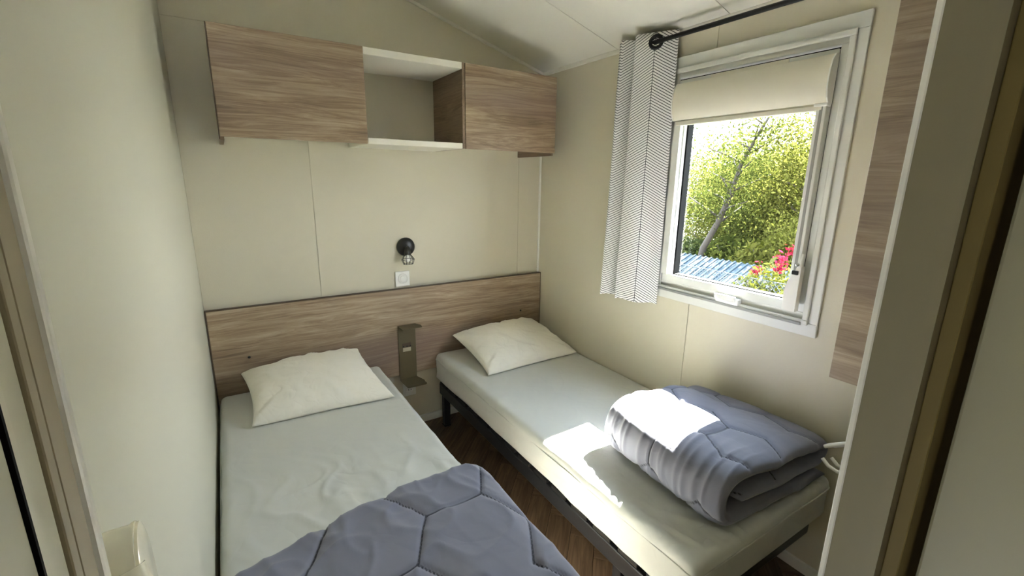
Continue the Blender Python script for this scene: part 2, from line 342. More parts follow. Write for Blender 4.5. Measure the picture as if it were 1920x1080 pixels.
MB().tube([(.647, .116, .2), (.647, .116, .3)], .005, 8).build('hinge', 'chrome', dl); MB().tube([(.647, .116, 1.7), (.647, .116, 1.8)], .005, 8).build('hinge', 'chrome', dl)

# door pull on the left wall: tall oval drum with cap
def oval(cy, cz, a, b, n=40, p=2.3):
    out = []
    for i in range(n):
        t = 2*math.pi*i/n; c, s_ = math.cos(t), math.sin(t)
        out.append((cy+a*math.copysign(abs(c)**(2/p), c), cz+b*math.copysign(abs(s_)**(2/p), s_)))
    return out
def ovalsolid(stations, cy, cz, n=40):
    V = []; F = []
    for (x, a, b) in stations: V += [(x, y, z) for y, z in oval(cy, cz, a, b, n)]
    for i in range(len(stations)-1):
        for k2 in range(n): F.append((i*n+k2, i*n+(k2+1) % n, (i+1)*n+(k2+1) % n, (i+1)*n+k2))
    F.append(tuple(range(n-1, -1, -1))); F.append(tuple((len(stations)-1)*n+k2 for k2 in range(n)))
    return V, F
dh = empty('door_handle', (XL, .50, 1.09), 'glossy cream oval handle on the pale left wall behind the jamb', 'handle')
cy, cz = .502, 1.088
V, F = ovalsolid([(XL+.0003, .029, .092), (XL+.004, .031, .094), (XL+.022, .031, .094), (XL+.026, .0325, .096), (XL+.0275, .0325, .096)], cy, cz)
smoothbyangle(mk('handle_body', V, F, 'knob', dh), 45)
V, F = ovalsolid([(XL+.0268, .029, .092), (XL+.0275, .031, .094), (XL+.030, .031, .094), (XL+.0315, .028, .088)], cy+.003, cz-.001)
smoothbyangle(mk('handle_cap', V, F, 'knob', dh), 45)
pts = [(XL+.022, .485, 1.15), (XL+.030, .47, 1.12), (XL+.034, .452, 1.09), (XL+.034, .432, 1.06), (XL+.03, .415, 1.03)]
smoothbyangle(MB().tube(pts, [.012, .014, .014, .013, .011], 14).build('lever', 'knob', dh), 50)

# ------------------------------------------------------------------ window
win = st(box('window_1', XR-.001, XR+.012, WY0-.005, WY0+.001, WZ0, WZ1, 'alu', bev=.001), 'white pvc framed window with a clear pane looking onto trees', 'window')
OY0, OY1, OZ0, OZ1 = .737, 1.50, .955, 2.04
def ring(name, y0, y1, z0, z1, wl, x0, x1, m, bev=.002):
    wl = wl if isinstance(wl, tuple) else (wl,)*4   # bottom, top, near, far
    for (a, b, c, d) in ((y0, y1, z0, z0+wl[0]), (y0, y1, z1-wl[1], z1), (y0, y0+wl[2], z0+wl[0], z1-wl[1]), (y1-wl[3], y1, z0+wl[0], z1-wl[1])):
        box(name, x0, x1, a, b, c, d, m, win, bev, 2)
ring('casing_board', OY0, OY1, OZ0, OZ1, .05, XR-.012, XR-.0002, 'alu')
ring('casing_lip', OY0+.03, OY1-.012, OZ0+.042, OZ1-.048, .02, XR-.024, XR-.0121, 'alu', .004)
ring('frame_profile', OY0+.048, OY1-.02, OZ0+.05, OZ1-.055, (.035, .03, .03, .02), XR-.006, XR+.05, 'alu', .003)
SY0, SY1, SZ0, SZ1 = .815, 1.448, 1.035, 1.945
ring('rubber_seal', SY0-.003, SY1+.003, SZ0-.003, SZ1+.003, .008, XR-.002, XR+.045, 'gasketgap', .001)
ring('sash_profile', SY0+.002, SY1-.002, SZ0+.002, SZ1-.002, (.036, .10, .036, .048), XR-.010, XR+.045, 'alu', .003)
# outer black reveal and pane
ring('glazing_bead', SY0+.0385, 1.434, SZ0+.0385, 1.84, (.004, .05, .004, .043), XR+.008, XR+.0448, 'gasketgap', .0008)
ring('outer_frame', SY0, SY1+.02, SZ0-.01, 1.95, (.024, .172, .066, .046), XR+.0452, XR+.075, 'gasketgap', .001)
box('glass_pane', XR+.052, XR+.056, SY0+.06, SY1-.02, SZ0+.01, 1.80, 'glass', win, 0)
# sill ledge in front of the sash bottom
box('sill_ledge', XR-.03, XR-.0005, OY0+.05, OY1-.005, OZ0+.04, OZ0+.052, 'aludark', win, .003, 2)
box('vent_grille', XR-.014, XR-.0102, .975, 1.29, 1.925, 1.942, 'blind', win, .001)
# blind cassette: curved front box (profile in xz, extruded along y)
prof = [(XR-.0105, 1.925), (XR-.030, 1.925), (XR-.046, 1.905), (XR-.054, 1.875), (XR-.056, 1.84), (XR-.053, 1.81), (XR-.046, 1.787), (XR-.036, 1.772), (XR-.0105, 1.768)]
bl = empty('roller_blind', (XR-.01, .8, 1.77), 'cream roller blind cassette rolled up at the top of the window', 'blind')
smoothbyangle(MB().prism(prof, .818, 1.440, lambda a, b, c: (a, c, b)).build('cassette', 'blind', bl), 25)
for y0 in (.8125, 1.4405): MB().prism([(x-.001 if x < XR-.02 else x, z) for x, z in prof], y0, y0+.005, lambda a, b, c: (a, c, b)).build('end_cap', 'white', bl)
box('pull_bar', XR-.034, XR-.012, .83, 1.43, 1.750, 1.7675, 'blind', bl, .003, 2)
box('guide_rail', XR-.032, XR-.0105, .818, .850, 1.075, 1.7675, 'alu', bl, .003, 2); box('guide_groove', XR-.0335, XR-.0315, .828, .838, 1.075, 1.765, 'aludark', bl, .0005)
box('guide_rail', XR-.032, XR-.0105, 1.404, 1.440, 1.075, 1.7675, 'alu', bl, .003, 2)
box('guide_clip', XR-.040, XR-.0105, .812, .856, 1.762, 1.772, 'white', bl, .002)
# window stay / handle at the lower near corner
pr = [(.800, 1.048), (.846, 1.048), (.848, 1.12), (.838, 1.165), (.822, 1.19), (.814, 1.215), (.800, 1.215)]
wh = smoothbyangle(MB().prism(pr, XR-.060, XR-.033, lambda a, b, c: (c, a, b)).build('handle', 'white', win), 30)
box('black_button', XR-.066, XR-.058, .806, .828, 1.185, 1.2, 'black', wh); MB().lathe([(.006, 0), (.006, .006), (.003, .008)], (XR-.06, .812, 1.222), (-1, 0, 0), 12).build('screw', 'chrome', wh)
MB().tube([(XR-.05, .807, 1.21), (XR-.04, .807, 1.26)], .006, 8).build('arm', 'white', wh)
lt = box('latch', XR-.034, XR-.0105, 1.03, 1.135, 1.008, 1.036, 'white', win, .003, 2); box('latch_tab', XR-.043, XR-.030, 1.045, 1.14, 1.022, 1.044, 'white', lt, .003, 2)

# ------------------------------------------------------------------ curtain and rod
rod = empty('curtain_rod', (1.705, .6, 2.107), 'black metal curtain rod above the window', 'curtain rod')
smoothbyangle(MB().tube([(1.705, .57, 2.107), (1.705, 1.632, 2.107)], .0095, 16).build('rod', 'black', rod))
for y in (.60, 1.615):
    MB().tube([(1.705, y, 2.107), (1.787, y, 2.107)], .006, 10).lathe([(.022, 0), (.022, .005), (.012, .008)], (1.789, y, 2.107), (-1, 0, 0), 16).build('bracket', 'black', rod)
smoothbyangle(MB().lathe([(.0095, 0), (.012, .001), (.012, .004), (.006, .006)], (1.705, 1.6321, 2.107), (0, 1, 0), 16).build('finial', 'black', rod), 40)
def catmull(P, m=12):
    P = [Vector(p) for p in P]; out = []
    for i in range(len(P)-1):
        p0 = P[max(i-1, 0)]; p1 = P[i]; p2 = P[i+1]; p3 = P[min(i+2, len(P)-1)]
        for j in range(m):
            t = j/m; out.append(.5*((2*p1)+(-p0+p2)*t+(2*p0-5*p1+4*p2-p3)*t*t+(-p0+3*p1-3*p2+p3)*t**3))
    out.append(P[-1]); return out
topP = [(1.752, 1.452), (1.733, 1.485), (1.706, 1.535), (1.676, 1.590), (1.668, 1.620), (1.705, 1.640), (1.748, 1.645), (1.750, 1.665), (1.712, 1.680), (1.678, 1.700), (1.676, 1.718), (1.705, 1.728), (1.745, 1.735), (1.745, 1.750), (1.70, 1.752)]
botP = [(1.752, 1.440), (1.735, 1.475), (1.704, 1.535), (1.672, 1.605), (1.664, 1.635), (1.700, 1.655), (1.742, 1.660), (1.745, 1.685), (1.705, 1.700), (1.668, 1.728), (1.666, 1.748), (1.70, 1.758), (1.742, 1.768), (1.748, 1.785), (1.71, 1.788)]
tp = catmull([(a, b, 0) for a, b in topP]); bp = catmull([(a, b, 0) for a, b in botP])
L = [0]
for i in range(1, len(tp)): L.append(L[-1]+((tp[i]-tp[i-1]).length+(bp[i]-bp[i-1]).length)/2)
ns, nv = len(tp), 50; V = []; F = []; UV = []
u0 = L[24]     # spine position on the cloth (between the second and third fold points)
for j in range(nv+1):
    f = j/nv; z = 2.147-f*(2.147-.918)
    for i in range(ns):
        p = tp[i].lerp(bp[i], f); wv = .004*math.sin(f*5+i*.25)*f
        V.append((p.x+wv, p.y+wv*.5, z+(.004*math.sin(i*.2) if j == nv else 0)))
for j in range(nv):
    for i in range(ns-1): F.append((j*ns+i, (j+1)*ns+i, (j+1)*ns+i+1, j*ns+i+1))
# eyelet hole is covered by its ring and dark centre
cu = mk('curtain', V, F, 'curtain', None, True); uvl = cu.data.uv_layers.new(name='UVMap')
for poly in cu.data.polygons:
    for li in poly.loop_indices:
        vi = cu.data.loops[li].vertex_index; j, i = divmod(vi, ns); uvl.data[li].uv = (L[i]-u0-.004, 2.147-j/nv*1.229)
cu.modifiers.new('thick', 'SOLIDIFY').thickness = .0012
cur = empty('window_curtain', (1.705, 1.6, .93), 'white eyelet curtain with black herringbone lines gathered left of the window', 'curtain')
fix_parent(cu, cur); cu.name = 'cloth'
for idx in (24,):
    if idx+1 >= len(tp): continue
    t_ = (tp[idx+1]-tp[idx-1]).normalized(); nrm = Vector((t_.y, -t_.x, 0)); nrm = nrm if nrm.dot(Vector((-1, -1, 0))) > 0 else -nrm
    c = Vector((tp[idx].x, tp[idx].y, 2.107)); q = Vector((0, 0, 1)).rotation_difference(nrm)
    pts = [c+q @ Vector((.025*math.cos(a), .025*math.sin(a), 0)) for a in [2*math.pi*k/28 for k in range(28)]]
    mb = MB().tube(pts, .0085, 8, closed=True); e = mb.build('eyelet', 'black', cur, True)

# ------------------------------------------------------------------ hanging cupboard over the beds
YC = 2.15; ZT, ZB = 2.050, 1.653
cab = empty('wall_cupboard', (.8, YB, ZB), 'grey oak wall cupboard with open white middle niche above the beds', 'cupboard')
box('side_panel', .016, .032, YC+.001, YB-.001, ZB-.012, ZT, 'oakdark', cab)
box('side_panel', 1.604, 1.620, YC+.001, YB-.001, ZB-.014, ZT-.001, 'oakdark', cab)
box('divider', .562, .578, YC+.001, YB-.014, ZB+.0265, ZT, 'oakdark', cab); box('divider', 1.046, 1.0605, YC-.014, YB-.001, ZB+.0005, ZT+.001, 'oakdark', cab)
box('top_panel', .0325, .5615, YC+.001, YB-.014, ZT-.02, ZT-.002, 'whitemat', cab); box('top_panel', 1.061, 1.6035, YC+.001, YB-.014, ZT-.02, ZT-.002, 'whitemat', cab)
box('niche_top', .5785, 1.0455, YC-.014, YB-.001, ZT-.030, ZT, 'whitemat', cab); box('niche_shelf', .5785, 1.0455, YC-.014, YB-.001, ZB, ZB+.026, 'whitemat', cab)
box('bottom_panel', .0325, .5615, YC+.001, YB-.001, ZB+.026, ZB+.042, 'whitemat', cab); box('bottom_panel', 1.061, 1.6035, YC+.001, YB-.001, ZB+.026, ZB+.042, 'whitemat', cab)
box('door', .0185, .5775, YC-.017, YC-.0005, ZB, ZT, 'oak', cab); d2 = box('door', 1.0625, 1.6195, YC-.017, YC-.0005, ZB, ZT, 'oak', cab)
box('door_edge', .0150, .0180, YC-.016, YC-.001, ZB-.01, ZT, 'edge', cab, 0); 

# ------------------------------------------------------------------ headboard
hb = empty('headboard', (.8, YB, .36), 'long grey oak headboard panel across the back wall behind both beds', 'headboard')
box('panel', -.128, 1.786, YB-.032, YB-.0125, .362, .885, 'oak', hb); box('top_edge', -.128, 1.786, YB-.0335, YB-.0122, .8855, .8905, 'edge', hb, .0008)
box('end_edge', -.1325, -.1285, YB-.0335, YB-.0122, .362, .8905, 'edge', hb, 0); box('end_edge', 1.7862, 1.7886, YB-.0335, YB-.0172, .362, .8905, 'edge', hb, 0)
for x, z in ((.023, .633), (1.628, .642)): MB().lathe([(.006, 0), (.006, .002), (.003, .0025)], (x, YB-.0325, z), (0, -1, 0), 14).build('screw_cap', 'black', hb, True)

# wall lamp
lamp = empty('wall_lamp', (.845, YB, 1.125), 'small black wall lamp with a wire cage shade above the switch', 'lamp')
lc = Vector((.853, YB, 1.125))
smoothbyangle(MB().lathe([(.052, .0005), (.053, .008), (.050, .018), (.040, .026), (.022, .031), (.004, .033)], lc, (0, -1, 0), 32).build('wall_rose', 'black', lamp), 35)
smoothbyangle(MB().lathe([(.003, 0), (.0045, .003), (.003, .006)], lc+Vector((.0, -.033, .004)), (0, -1, 0), 12).build('screw', 'chrome', lamp))
ax = Vector((-.05, -.35, -1)).normalized(); b0 = lc+Vector((-.004, -.038, -.012))
smoothbyangle(MB().lathe([(.012, -.012), (.018, 0), (.019, .028), (.016, .032)], b0, ax, 20).build('socket', 'black', lamp), 40)
smoothbyangle(MB().lathe([(.008, .03), (.011, .036), (.016, .048), (.017, .056), (.012, .066), (.003, .070)], b0, ax, 18).build('bulb', 'white', lamp), 60)
q = Vector((0, 0, 1)).rotation_difference(ax)
for k in range(10):
    a = 2*math.pi*k/10; d = Vector((math.cos(a), math.sin(a), 0))
    MB().tube([b0+q @ (d*r_+Vector((0, 0, h_))) for r_, h_ in ((.017, .028), (.036, .056), (.026, .082))], .0013, 5).build('cage_wire', 'black', lamp)
for r_, h_ in ((.036, .056), (.026, .082)):
    MB().tube([b0+q @ Vector((r_*math.cos(2*math.pi*k/20), r_*math.sin(2*math.pi*k/20), h_)) for k in range(20)], .0015, 5, closed=True).build('cage_ring', 'black', lamp)
# switch
sw = empty('light_switch', (.827, YB, .905), 'square white dial light switch on the back wall under the lamp', 'switch')
box('plate', .785, .869, YB-.009, YB-.0005, .897, .985, 'white', sw, .003, 2)
smoothbyangle(MB().lathe([(.030, 0), (.030, .004), (.026, .006), (.024, .003), (.003, .003)], (.828, YB-.009, .942), (0, -1, 0), 28).build('dial_ring', 'white', sw), 40)
smoothbyangle(MB().lathe([(.019, 0), (.019, .006), (.016, .008), (.003, .008)], (.828, YB-.0115, .942), (0, -1, 0), 28).build('dial', 'white', sw), 40)
# bronze bracket shelf
br = empty('bedside_bracket', (.83, YB-.035, .38), 'olive bronze folded metal bedside shelf fixed to the headboard between the beds', 'shelf')
box('back_plate', .775, .880, YB-.038, YB-.0345, .335, .668, 'bronze', br, .0008)
def tray(z, x0, x1, d, m='bronze'):
    poly = [(x0, YB-.0345), (x1, YB-.0345), (x1+.02, YB-.0345-d*.55), (x1+.012, YB-.0345-d), (x0+.004, YB-.0345-d)]
    return MB().prism(poly, z, z+.003)
tray(.668, .775, .880, .085).build('top_tray', 'bronze', br); tray(.332, .775, .880, .13).build('bottom_tray', 'bronze', br)
MB().prism([(.779, YB-.0345-.13), (.892, YB-.0345-.13), (.892, YB-.0345-.127), (.779, YB-.0345-.127)], .332, .345).build('tray_lip', 'bronze', br)
box('socket_recess', .797, .850, YB-.0396, YB-.0378, .512, .560, 'edge', br, .001); box('socket_face', .799, .848, YB-.0405, YB-.0394, .508, .532, 'label', br, .001)
for x in (.803, .824, .845): MB().lathe([(.004, 0), (.004, .003)], (x, YB-.0394, .541), (0, -1, 0), 10).build('pin', 'black', br)
# wall socket
sk = empty('wall_socket', (.845, YB, .22), 'round white wall socket low between the beds', 'socket')
box('plate', .80, .88, YB-.009, YB-.0004, .205, .285, 'white', sk, .003, 2)
smoothbyangle(MB().lathe([(.030, 0), (.030, .003), (.022, .004), (.020, -.004), (.002, -.004)], (.84, YB-.0095, .245), (0, -1, 0), 24).build('socket_ring', 'white', sk), 40)
for x in (.832, .848): MB().lathe([(.003, 0), (.003, .004)], (x, YB-.009, .245), (0, -1, 0), 8).build('pin_hole', 'black', sk)

# ------------------------------------------------------------------ beds
def make_bed(x0, x1, y0, y1, label, name='bed_frame'):
    b = empty(name, ((x0+x1)/2, (y0+y1)/2, 0), label, 'bed frame', 'black bed frames under the mattresses')
    box('side_rail', x0, x0+.03, y0+.03, y1-.035, .205, .272, 'frame', b, .004, 2); box('side_rail', x1-.03, x1, y0+.03, y1-.035, .205, .272, 'frame', b, .004, 2)
    for y in (y0, y1-.03):
        MB().box(x0+.012, x1-.012, y, y+.028, .207, .270, .012, seg=3).build('end_rail', 'frame', b)
    for (x, y) in ((x0+.004, y1-.10), (x1-.044, y1-.10), (x0+.004, y0+.25), (x1-.044, y0+.25)): box('leg', x, x+.04, y, y+.04, .012, .2045, 'frame', b, .004, 2)
    for (x, y) in ((x0+.004, y1-.10), (x1-.044, y1-.10), (x0+.004, y0+.25), (x1-.044, y0+.25)): box('leg_foot', x-.002, x+.042, y-.002, y+.042, .0005, .0118, 'capblack', b, .003)
    n = 14
    for i in range(n):
        y = y0+.10+i*(y1-y0-.2)/(n-1)
        box('slat_holder', x0+.0005, x0+.05, y-.045, y+.045, .2725, .291, 'capblack', b, .003)
        box('slat', x0+.051, x1-.051, y-.026, y+.026, .281, .2895, 'beech', b, .002)
        box('slat_holder', x1-.05, x1-.0005, y-.045, y+.045, .2725, .291, 'capblack', b, .003)
    return b
make_bed(1.008, 1.765, .63, 2.462, 'black metal slatted bed frame under the right-hand mattress, by the window wall')
make_bed(-.10, .640, .60, 2.462, 'black metal slatted bed frame under the left-hand mattress')

def rbox(c, dims, r, cell, disp):
    """rounded box surface on a cube lattice; disp(p, n) -> p"""
    nx, ny, nz = [max(2, int(round(d/cell))) for d in dims]
    idx = {}; V = []; F = []
    hx, hy, hz = dims[0]/2, dims[1]/2, dims[2]/2
    def vid(i, j, k_):
        key = (i, j, k_)
        if key in idx: return idx[key]
        p = Vector((-hx+dims[0]*i/nx, -hy+dims[1]*j/ny, -hz+dims[2]*k_/nz))
        q_ = Vector((max(-hx+r, min(hx-r, p.x)), max(-hy+r, min(hy-r, p.y)), max(-hz+r, min(hz-r, p.z))))
        d = p-q_; n_ = d.normalized() if d.length > 1e-9 else Vector((0, 0, 1))
        p = q_+n_*r+Vector(c); idx[key] = len(V); V.append(tuple(disp(p, n_))); return idx[key]
    for k_, fl_ in ((0, 1), (nz, 0)):
        for i in range(nx):
            for j in range(ny):
                f = (vid(i, j, k_), vid(i+1, j, k_), vid(i+1, j+1, k_), vid(i, j+1, k_)); F.append(f[::-1] if fl_ else f)
    for j, fl_ in ((0, 0), (ny, 1)):
        for i in range(nx):
            for k_ in range(nz):
                f = (vid(i, j, k_), vid(i+1, j, k_), vid(i+1, j, k_+1), vid(i, j, k_+1)); F.append(f[::-1] if fl_ else f)
    for i, fl_ in ((0, 1), (nx, 0)):
        for j in range(ny):
            for k_ in range(nz):
                f = (vid(i, j, k_), vid(i, j+1, k_), vid(i, j+1, k_+1), vid(i, j, k_+1)); F.append(f[::-1] if fl_ else f)
    return V, F
nz_ = lambda x, y, z=0: noise.noise(Vector((x, y, z)))
def ridge(x, y, z=0, p=2.5): return (1-min(1, abs(nz_(x, y, z))*2.2))**p
def dispL(p, n):
    x, y, z = p
    m = max(0, min(1, (1.95-y)/.35)); m2 = math.exp(-((x-.50)**2/.05+(y-1.38)**2/.05)); m3 = math.exp(-((x-.1)**2/.06+(y-1.42)**2/.08))
    top = max(0, n.z)
    h = 0.012*ridge(x*9+.7*y*4, y*5-x*4, 1.3)*m2+.011*ridge(x*11+1.3*nz_(x*4, y*4), y*5.5+x*5, 4)*m3+.0015*nz_(x*6, y*5)*m
    hs = .004*ridge(y*5+z*22, z*9, 2)*(1-top)
    return p+n*(h*top+hs)-Vector((0, 0, .004*top*math.exp(-((x-.27)**2+(y-1.5)**2)/.1)))
def dispR(p, n):
    x, y, z = p; top = max(0, n.z)
    foot = max(0, min(1, (.95-y)/.25))
    h = .001*nz_(x*5, y*4, 7)+.009*ridge(x*14+y*3, y*4, 2, 3)*foot*min(1, (1.79-x)/.1)
    edge = math.exp(-((x-1.06)/.05)**2); h += .003*ridge(y*16, x*9, 3)*edge
    hs = (.006*ridge(y*3.2+z*9, z*12+y*.5, 5)+.002*nz_(y*9, z*18, 1))*(1-top)
    return p+n*(h*top+hs)
def mattress(x0, x1, y0, y1, disp, label):
    t_ = empty('mattress', ((x0+x1)/2, (y0+y1)/2, .293), label, 'mattress', 'sheeted mattresses on the two beds')
    V, F = rbox(((x0+x1)/2, (y0+y1)/2, (.294+.461)/2), (x1-x0, y1-y0, .167), .028, .009, disp)
    mk('fitted_sheet', V, F, 'sheet', t_, True)
    z = .425; r = .028; pts = []
    for (cx_, cy_, a0) in ((x1-r, y1-r, 0), (x0+r, y1-r, 90), (x0+r, y0+r, 180), (x1-r, y0+r, 270)):
        for s_ in range(5):
            a = math.radians(a0+s_*22.5); pts.append((cx_+(r+.0035)*math.cos(a), cy_+(r+.0035)*math.sin(a), z))
    P = []
    for i in range(len(pts)):
        a = Vector(pts[i]); b = Vector(pts[(i+1) % len(pts)]); n_ = max(1, int((b-a).length/.04))
        for j in range(n_):
            p = a.lerp(b, j/n_); p.z += .004*nz_(p.x*5, p.y*5, 3); P.append(p)
    MB().tube(P, .0032, 6, closed=True).build('piping', 'sheet', t_, True)
    return t_
mattress(1.0, 1.780, .60, 2.462, dispR, 'white sheeted single mattress on the right, sunlit, under the window')
mattress(-.118, .655, .57, 2.462, dispL, 'white sheeted single mattress on the left, half covered by a spread quilt')

def pillow(cn, hgt, seed, label, floor=.466):
    """cn: near-left, near-right, far-left, far-right corners"""
    P = [Vector(c) for c in cn]; n = 64; V = []; F = []
    def surf(u, v, s_):
        a, b = (u+1)/2, (v+1)/2
        cu_, cv_ = u*(1-.075*(1-v*v)*abs(u)**2), v*(1-.06*(1-u*u)*abs(v)**2)
        a2, b2 = (cu_+1)/2, (cv_+1)/2
        base = P[0].lerp(P[1], a2).lerp(P[2].lerp(P[3], a2), b2)
        pr_ = max(0, (1-u*u)*(1-v*v)); t = hgt*pr_**.42
        rad = math.atan2(v, u); ed = 1-pr_
        wr_ = .010*nz_(rad*7+seed, pr_*1.5)*min(1, pr_*6)*ed+.009*(ridge(u*2.2+v*1.8+seed, v*1.0-u*1.0, 3, 3)-.3)*pr_**.5*(.4+ed)+.006*nz_(u*3+seed, v*3)*pr_
        cw = sum(math.exp(-((abs(u)-1)**2+(abs(v)-1)**2)/.15) for _ in (0,)); wr_ += .004*math.sin((u*math.copysign(1, v)-v*math.copysign(1, u))*22)*cw*min(1, pr_*8)
        p = base+Vector((0, 0, s_*(t+(wr_ if s_ > 0 else 0))*(1 if s_ > 0 else .55)))
        p.z = max(p.z, floor+.001*(1+nz_(u*3, v*3)))
        p.y = min(p.y, YB-.036); return p
    for s_ in (1, -1):
        b0_ = len(V)
        for j in range(n+1):
            for i in range(n+1):
                u = math.sin((i/n-.5)*math.pi)*.35+(2*i/n-1)*.65; v = math.sin((j/n-.5)*math.pi)*.35+(2*j/n-1)*.65
                V.append(surf(u, v, s_))
        for j in range(n):
            for i in range(n):
                f = (b0_+j*(n+1)+i, b0_+j*(n+1)+i+1, b0_+(j+1)*(n+1)+i+1, b0_+(j+1)*(n+1)+i); F.append(f if s_ > 0 else f[::-1])
    o = mk('pillow', V, F, 'pillow', None, True)
    bm = bmesh.new(); bm.from_mesh(o.data); bmesh.ops.remove_doubles(bm, verts=bm.verts, dist=.0004); bm.to_mesh(o.data); bm.free()
    return tag(o, label, 'pillow', 'white pillows against the headboard')
pillow([(-.004, 2.040, .474), (.600, 2.004, .474), (-.022, 2.415, .575), (.535, 2.425, .592)], .088, 1.0, 'plump white pillow at the head of the left bed')
pillow([(1.108, 1.985, .474), (1.748, 2.004, .474), (1.094, 2.41, .575), (1.690, 2.425, .585)], .088, 5.0, 'plump white pillow at the head of the right bed, in the room corner')

# quilting pattern: hexagonal stitching
def hexd(x, y, s_):
    best = []; qx = x/(s_*1.5)
    for i in range(int(math.floor(qx))-1, int(math.floor(qx))+3):
        cx_ = i*s_*1.5; off = (s_*math.sqrt(3)/2) if i % 2 else 0
        j = round((y-off)/(s_*math.sqrt(3)))
        for jj in (j-1, j, j+1):
            cy_ = jj*s_*math.sqrt(3)+off; best.append(((x-cx_)**2+(y-cy_)**2, i, jj))
    best.sort(); a, b = best[0], best[1]; d = (math.sqrt(b[0])-math.sqrt(a[0]))/2
    if a[1] == b[1] and (a[1]*7+min(a[2], b[2])*3) % 5 < 3: d = (math.sqrt(best[2][0])-math.sqrt(a[0]))/2      # some seams are left open
    return d
SEAM = [.1]
def quilt(x, y, s_=.15):
    x += .008*nz_(x*6, y*6, 9); y += .008*nz_(x*6, y*6, 19)
    d = hexd(x, y, s_); SEAM[0] = d
    return -.0075*math.exp(-(d/.0055)**2)-.0018*math.exp(-(d/.02)**2)+.003*min(1, d/.06)
def seam_attr(o, vals):
    at = o.data.attributes.new('seam', 'FLOAT', 'POINT'); at.data.foreach_set('value', vals)
SL, SR = [], []
# left duvet: folded double, spread over the foot of the bed and slipping over the mattress edge
def dispDL(p, n):
    x, y, z = p
    top = max(0, n.z); q_ = quilt(x+.03, y-.04, .175)*top; SL.append(SEAM[0] if top > .3 else .1)
    edge = max(0, min(1, (y-1.06)/.12)); lx = max(0, min(1, (.45-x)/.2))
    wr_ = (.012*ridge(x*7+y*2.5, y*2.5, 3, 2)*edge*lx+.004*nz_(x*5, y*5, 3)+.006*ridge(x*3+y*6, y*3-x*5, 8, 4)*top+.005*ridge(x*13+y*4, y*5-x*2, 5, 5)*top*min(1, .25+edge))*(.3+.7*top)
    p = p+n*(q_+wr_)
    # roll down over the right mattress edge
    xe = .600
    if p.x > xe:
        s_ = p.x-xe; R_ = .115; h_ = z-.462
        a = min(s_/R_, 1.35); p.x = xe+(R_*.62+h_*.55)*math.sin(a)+max(0, s_/R_-1.35)*R_*.1; p.z = p.z-(R_*.62)*(1-math.cos(a))-max(0, s_/R_-1.35)*R_*.85
    p.y += .014*nz_(x*3.5, 2)*max(0, (y-.9)/.4)-.13*max(0, (.38-x)/.48)*max(0, (y-.7)/.57)
    # stay on the mattress
    if p.x < .632: p.z = max(p.z, .4655)
    return p
V, F = rbox((.295, .905, .503), (.79, .74, .074), .034, .0065, dispDL)
dq = mk('quilt', V, F, 'duvet', None, True); seam_attr(dq, SL)
tag(dq, 'slate grey stitched quilt spread flat over the foot of the left bed', 'quilt')
# right duvet: folded bundle, spiral cross-section in xz extruded along y
cl = catmull([(1.262, .558, 0), (1.36, .556, 0), (1.48, .552, 0), (1.60, .549, 0), (1.675, .550, 0), (1.718, .572, 0), (1.705, .595, 0), (1.64, .604, 0), (1.54, .614, 0), (1.42, .622, 0), (1.30, .630, 0), (1.225, .622, 0), (1.186, .588, 0), (1.188, .535, 0), (1.226, .503, 0), (1.31, .4945, 0), (1.45, .493, 0), (1.62, .492, 0), (1.725, .492, 0)], 10)
# resample evenly
def resample(P, step):
    out = [P[0]]; acc = 0
    for i in range(1, len(P)):
        a, b = P[i-1], P[i]; d = (b-a).length; t = step-acc
        while t <= d: out.append(a.lerp(b, t/d)); t += step
        acc = d-(t-step)
    return out
cl = resample(cl, .007); nc = len(cl); Lc = [i*.007 for i in range(nc)]
Y0, Y1 = .632, 1.185; ny_ = 100; V = []; F = []
ringn = 2*nc
for j in range(ny_+1):
    v = -1+2*j/ny_; v = math.sin(v*math.pi/2)*.3+v*.7
    for side in (1, -1):
        order = range(nc) if side == 1 else range(nc-1, -1, -1)
        for i in order:
            a = cl[max(i-1, 0)]; b = cl[min(i+1, nc-1)]; t_ = (b-a).normalized(); nn = Vector((-t_.y, t_.x, 0))*side
            th = (.030+.006*math.exp(-((Lc[i]-.80)/.18)**2))*(max(0, 1-abs(v)**9))**.5*min(1, ((min(i, nc-1-i)+.3)/6))**.5
            yy = (Y0+Y1)/2+v*(Y1-Y0)/2
            s_ = Lc[i]; out_ = (side == 1 and False) or (side == -1)
            p = cl[i]
            outer = nn.dot(Vector((p.x-1.45, (p.y-.55)*3, 0))) > 0
            dq_ = quilt(s_+.075, yy+.02, .12) if outer else 0; SR.append(SEAM[0] if outer and abs(v) < .97 else .1)
            wv = (.006*ridge(s_*2.2, yy*26+s_*2, 4, 2)*math.exp(-((s_-.99)/.13)**2) if outer else 0)+.004*nz_(s_*8, yy*7, 2)
            endw = .010*nz_(yy*3, s_*14, 6)*abs(v)**3
            th2 = th+(dq_+wv)*min(1, th/.02)
            x_ = p.x+nn.x*th2; z_ = p.y+nn.y*th2+.016*max(0, p.y-.53)/.09+endw*.3+.007*nz_(x_*4 if False else p.x*4, yy*4)*(p.y-.48)/.1
            slant = -.09*(p.x-1.2)*(1 if v > 0 else .55)*abs(v)**3
            x2 = x_+.05*max(0, v)*max(0, 1.4-p.x)/.2*max(0, min(1, (p.y-.50)/.12))-.012+.05*(yy-.9)*(-1 if p.x > 1.6 else 1.1)
            V.append((x2, yy+slant+.012*nz_(s_*7, 3)*abs(v), max(.4665, z_)))
for j in range(ny_):
    for i in range(ringn):
        F.append((j*ringn+i, j*ringn+(i+1) % ringn, (j+1)*ringn+(i+1) % ringn, (j+1)*ringn+i))
